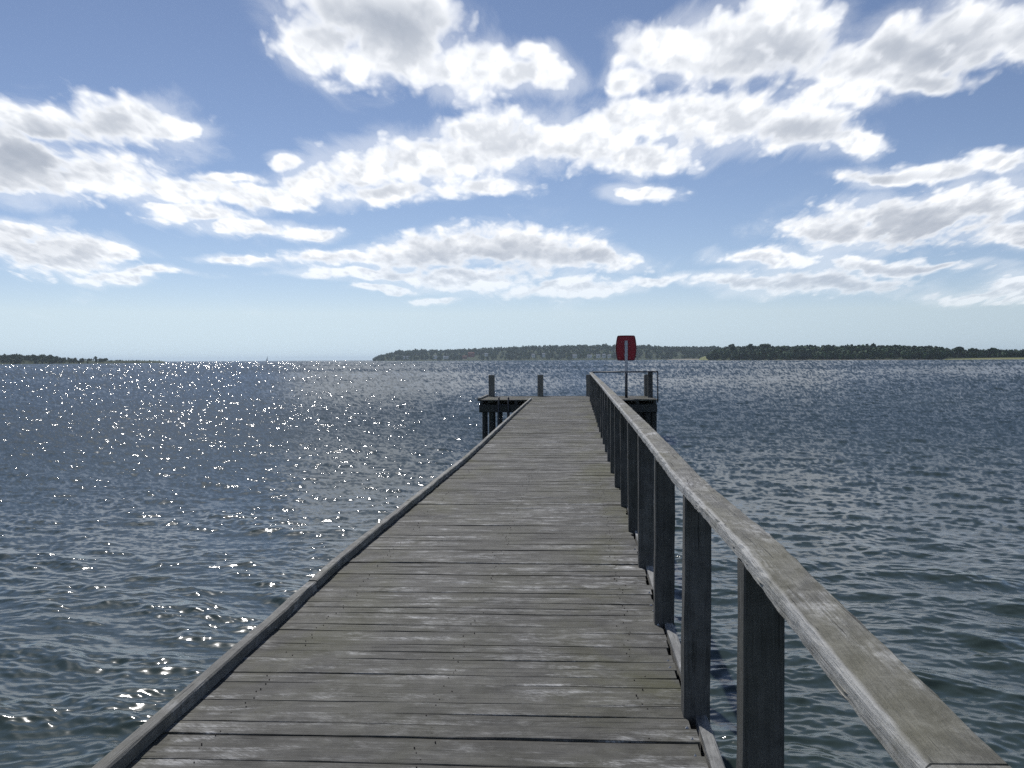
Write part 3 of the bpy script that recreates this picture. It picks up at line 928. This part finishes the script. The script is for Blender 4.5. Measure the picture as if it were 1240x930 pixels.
# the rest of the sky, outside the photograph
den = t.math('ADD', t.math('MAXIMUM', dz, 0.0), .12)
pl = t.comb(t.math('DIVIDE', dx, den), t.math('DIVIDE', dy, den), 1.7)
gen_a = t.ramp(t.noise(pl, 1.1, 7, .6, .3), .55, .68)
wgt = t.math('MAXIMUM', t.ramp(v, .40, .55), t.ramp(t.math('ABSOLUTE', u), .72, .95))
alpha = t.math('ADD', t.math('MULTIPLY', a_front, t.math('SUBTRACT', 1.0, wgt)), t.math('MULTIPLY', t.math('MULTIPLY', gen_a, wgt), .7))
alpha = t.math('MULTIPLY', alpha, t.ramp(dz, 0.0, .03))
# the sun stands above: parts with thicker cloud between them and it are greyer
rel = t.ramp(t.math('SUBTRACT', fb2, fb), -.16, .16, -.16, .32, smooth=False)
sh = t.math('MULTIPLY', g, t.math('ADD', t.ramp(thick, 0.0, .9, .2, .85), t.math('MULTIPLY', t.math('SUBTRACT', fb, .45), .7)))
sh = t.math('ADD', sh, t.math('MULTIPLY', rel, t.ramp(thick, 0.0, .5, .15, 1.0)))
sh = t.math('ADD', sh, t.math('MULTIPLY', thick, .08))
sh = t.math('SUBTRACT', 1.0, t.math('EXPONENT', t.math('MULTIPLY', t.math('MAXIMUM', sh, 0.0), -1.75)), clamp=True)
ccol = t.mix(sh, (1.08, 1.10, 1.13), (.36, .41, .50))
cbg = t.node('ShaderNodeBackground'); cbg.inputs['Strength'].default_value = 1.0
t.put(cbg.inputs['Color'], ccol)
mx = t.node('ShaderNodeMixShader')
t.put(mx.inputs[0], alpha); t.l.new(bg.outputs[0], mx.inputs[1]); t.l.new(cbg.outputs[0], mx.inputs[2])
t.l.new(mx.outputs[0], outw.inputs['Surface'])
W.cycles.sampling_method = 'NONE'

hz, tz, bz = bpy.data.materials.new('haze'), None, None
hz.use_nodes = True
tz = NT(hz.node_tree)
pv = tz.node('ShaderNodeVolumePrincipled'); oz = tz.node('ShaderNodeOutputMaterial')
pv.inputs['Color'].default_value = (.72, .87, 1.0, 1); pv.inputs['Density'].default_value = 0.62e-4; pv.inputs['Anisotropy'].default_value = .5
tz.l.new(pv.outputs[0], oz.inputs['Volume'])
mb = MB(); R_ = 27000
mb.add([(x, y, z) for z in (-6, 75) for x, y in ((-R_, -R_), (R_, -R_), (R_, R_), (-R_, R_))], [(3, 2, 1, 0), (4, 5, 6, 7), (0, 1, 5, 4), (1, 2, 6, 5), (2, 3, 7, 6), (3, 0, 4, 7)])
tag(mb.build('haze', hz), 'thin pale sea haze over the water', 'haze', kind='stuff')

sun = bpy.data.lights.new('sun', 'SUN'); sun.energy = 3.3; sun.angle = math.radians(.53); sun.color = (1.0, .97, .93)
so = link(bpy.data.objects.new('sun', sun))
sd = np.array([math.sin(SUN_AZ) * math.cos(SUN_EL), math.cos(SUN_AZ) * math.cos(SUN_EL), math.sin(SUN_EL)])
import mathutils
so.rotation_euler = mathutils.Vector(sd).to_track_quat('Z', 'Y').to_euler()
so.location = (0, 0, 60)

# ------------------------------------------------------------------ camera
cam = bpy.data.cameras.new('camera'); cam.sensor_fit = 'HORIZONTAL'; cam.sensor_width = 36; cam.lens = 36 * F / 1240
cam.clip_start = .05; cam.clip_end = 60000
co_ = link(bpy.data.objects.new('camera', cam))
pitch = -math.atan2(465 - 435.2, F)
roll = math.radians(.3)
m4 = mathutils.Matrix.Rotation(YAW, 4, 'Z') @ mathutils.Matrix.Rotation(PI / 2 + pitch, 4, 'X') @ mathutils.Matrix.Rotation(-roll, 4, 'Z')
m4.translation = (0, 0, ZC)
co_.matrix_world = m4
S.camera = co_

S.view_settings.view_transform = 'Standard'; S.view_settings.look = 'None'
S.view_settings.exposure = 0; S.view_settings.gamma = 1
S.view_settings.use_curve_mapping = False
S.render.engine = 'CYCLES'
S.cycles.use_denoising = False
S.cycles.max_bounces = 5; S.cycles.diffuse_bounces = 2; S.cycles.glossy_bounces = 2; S.cycles.transmission_bounces = 1
S.cycles.sample_clamp_direct = 0; S.cycles.sample_clamp_indirect = 4
S.cycles.caustics_reflective = False; S.cycles.caustics_refractive = False
S.cycles.use_adaptive_sampling = True
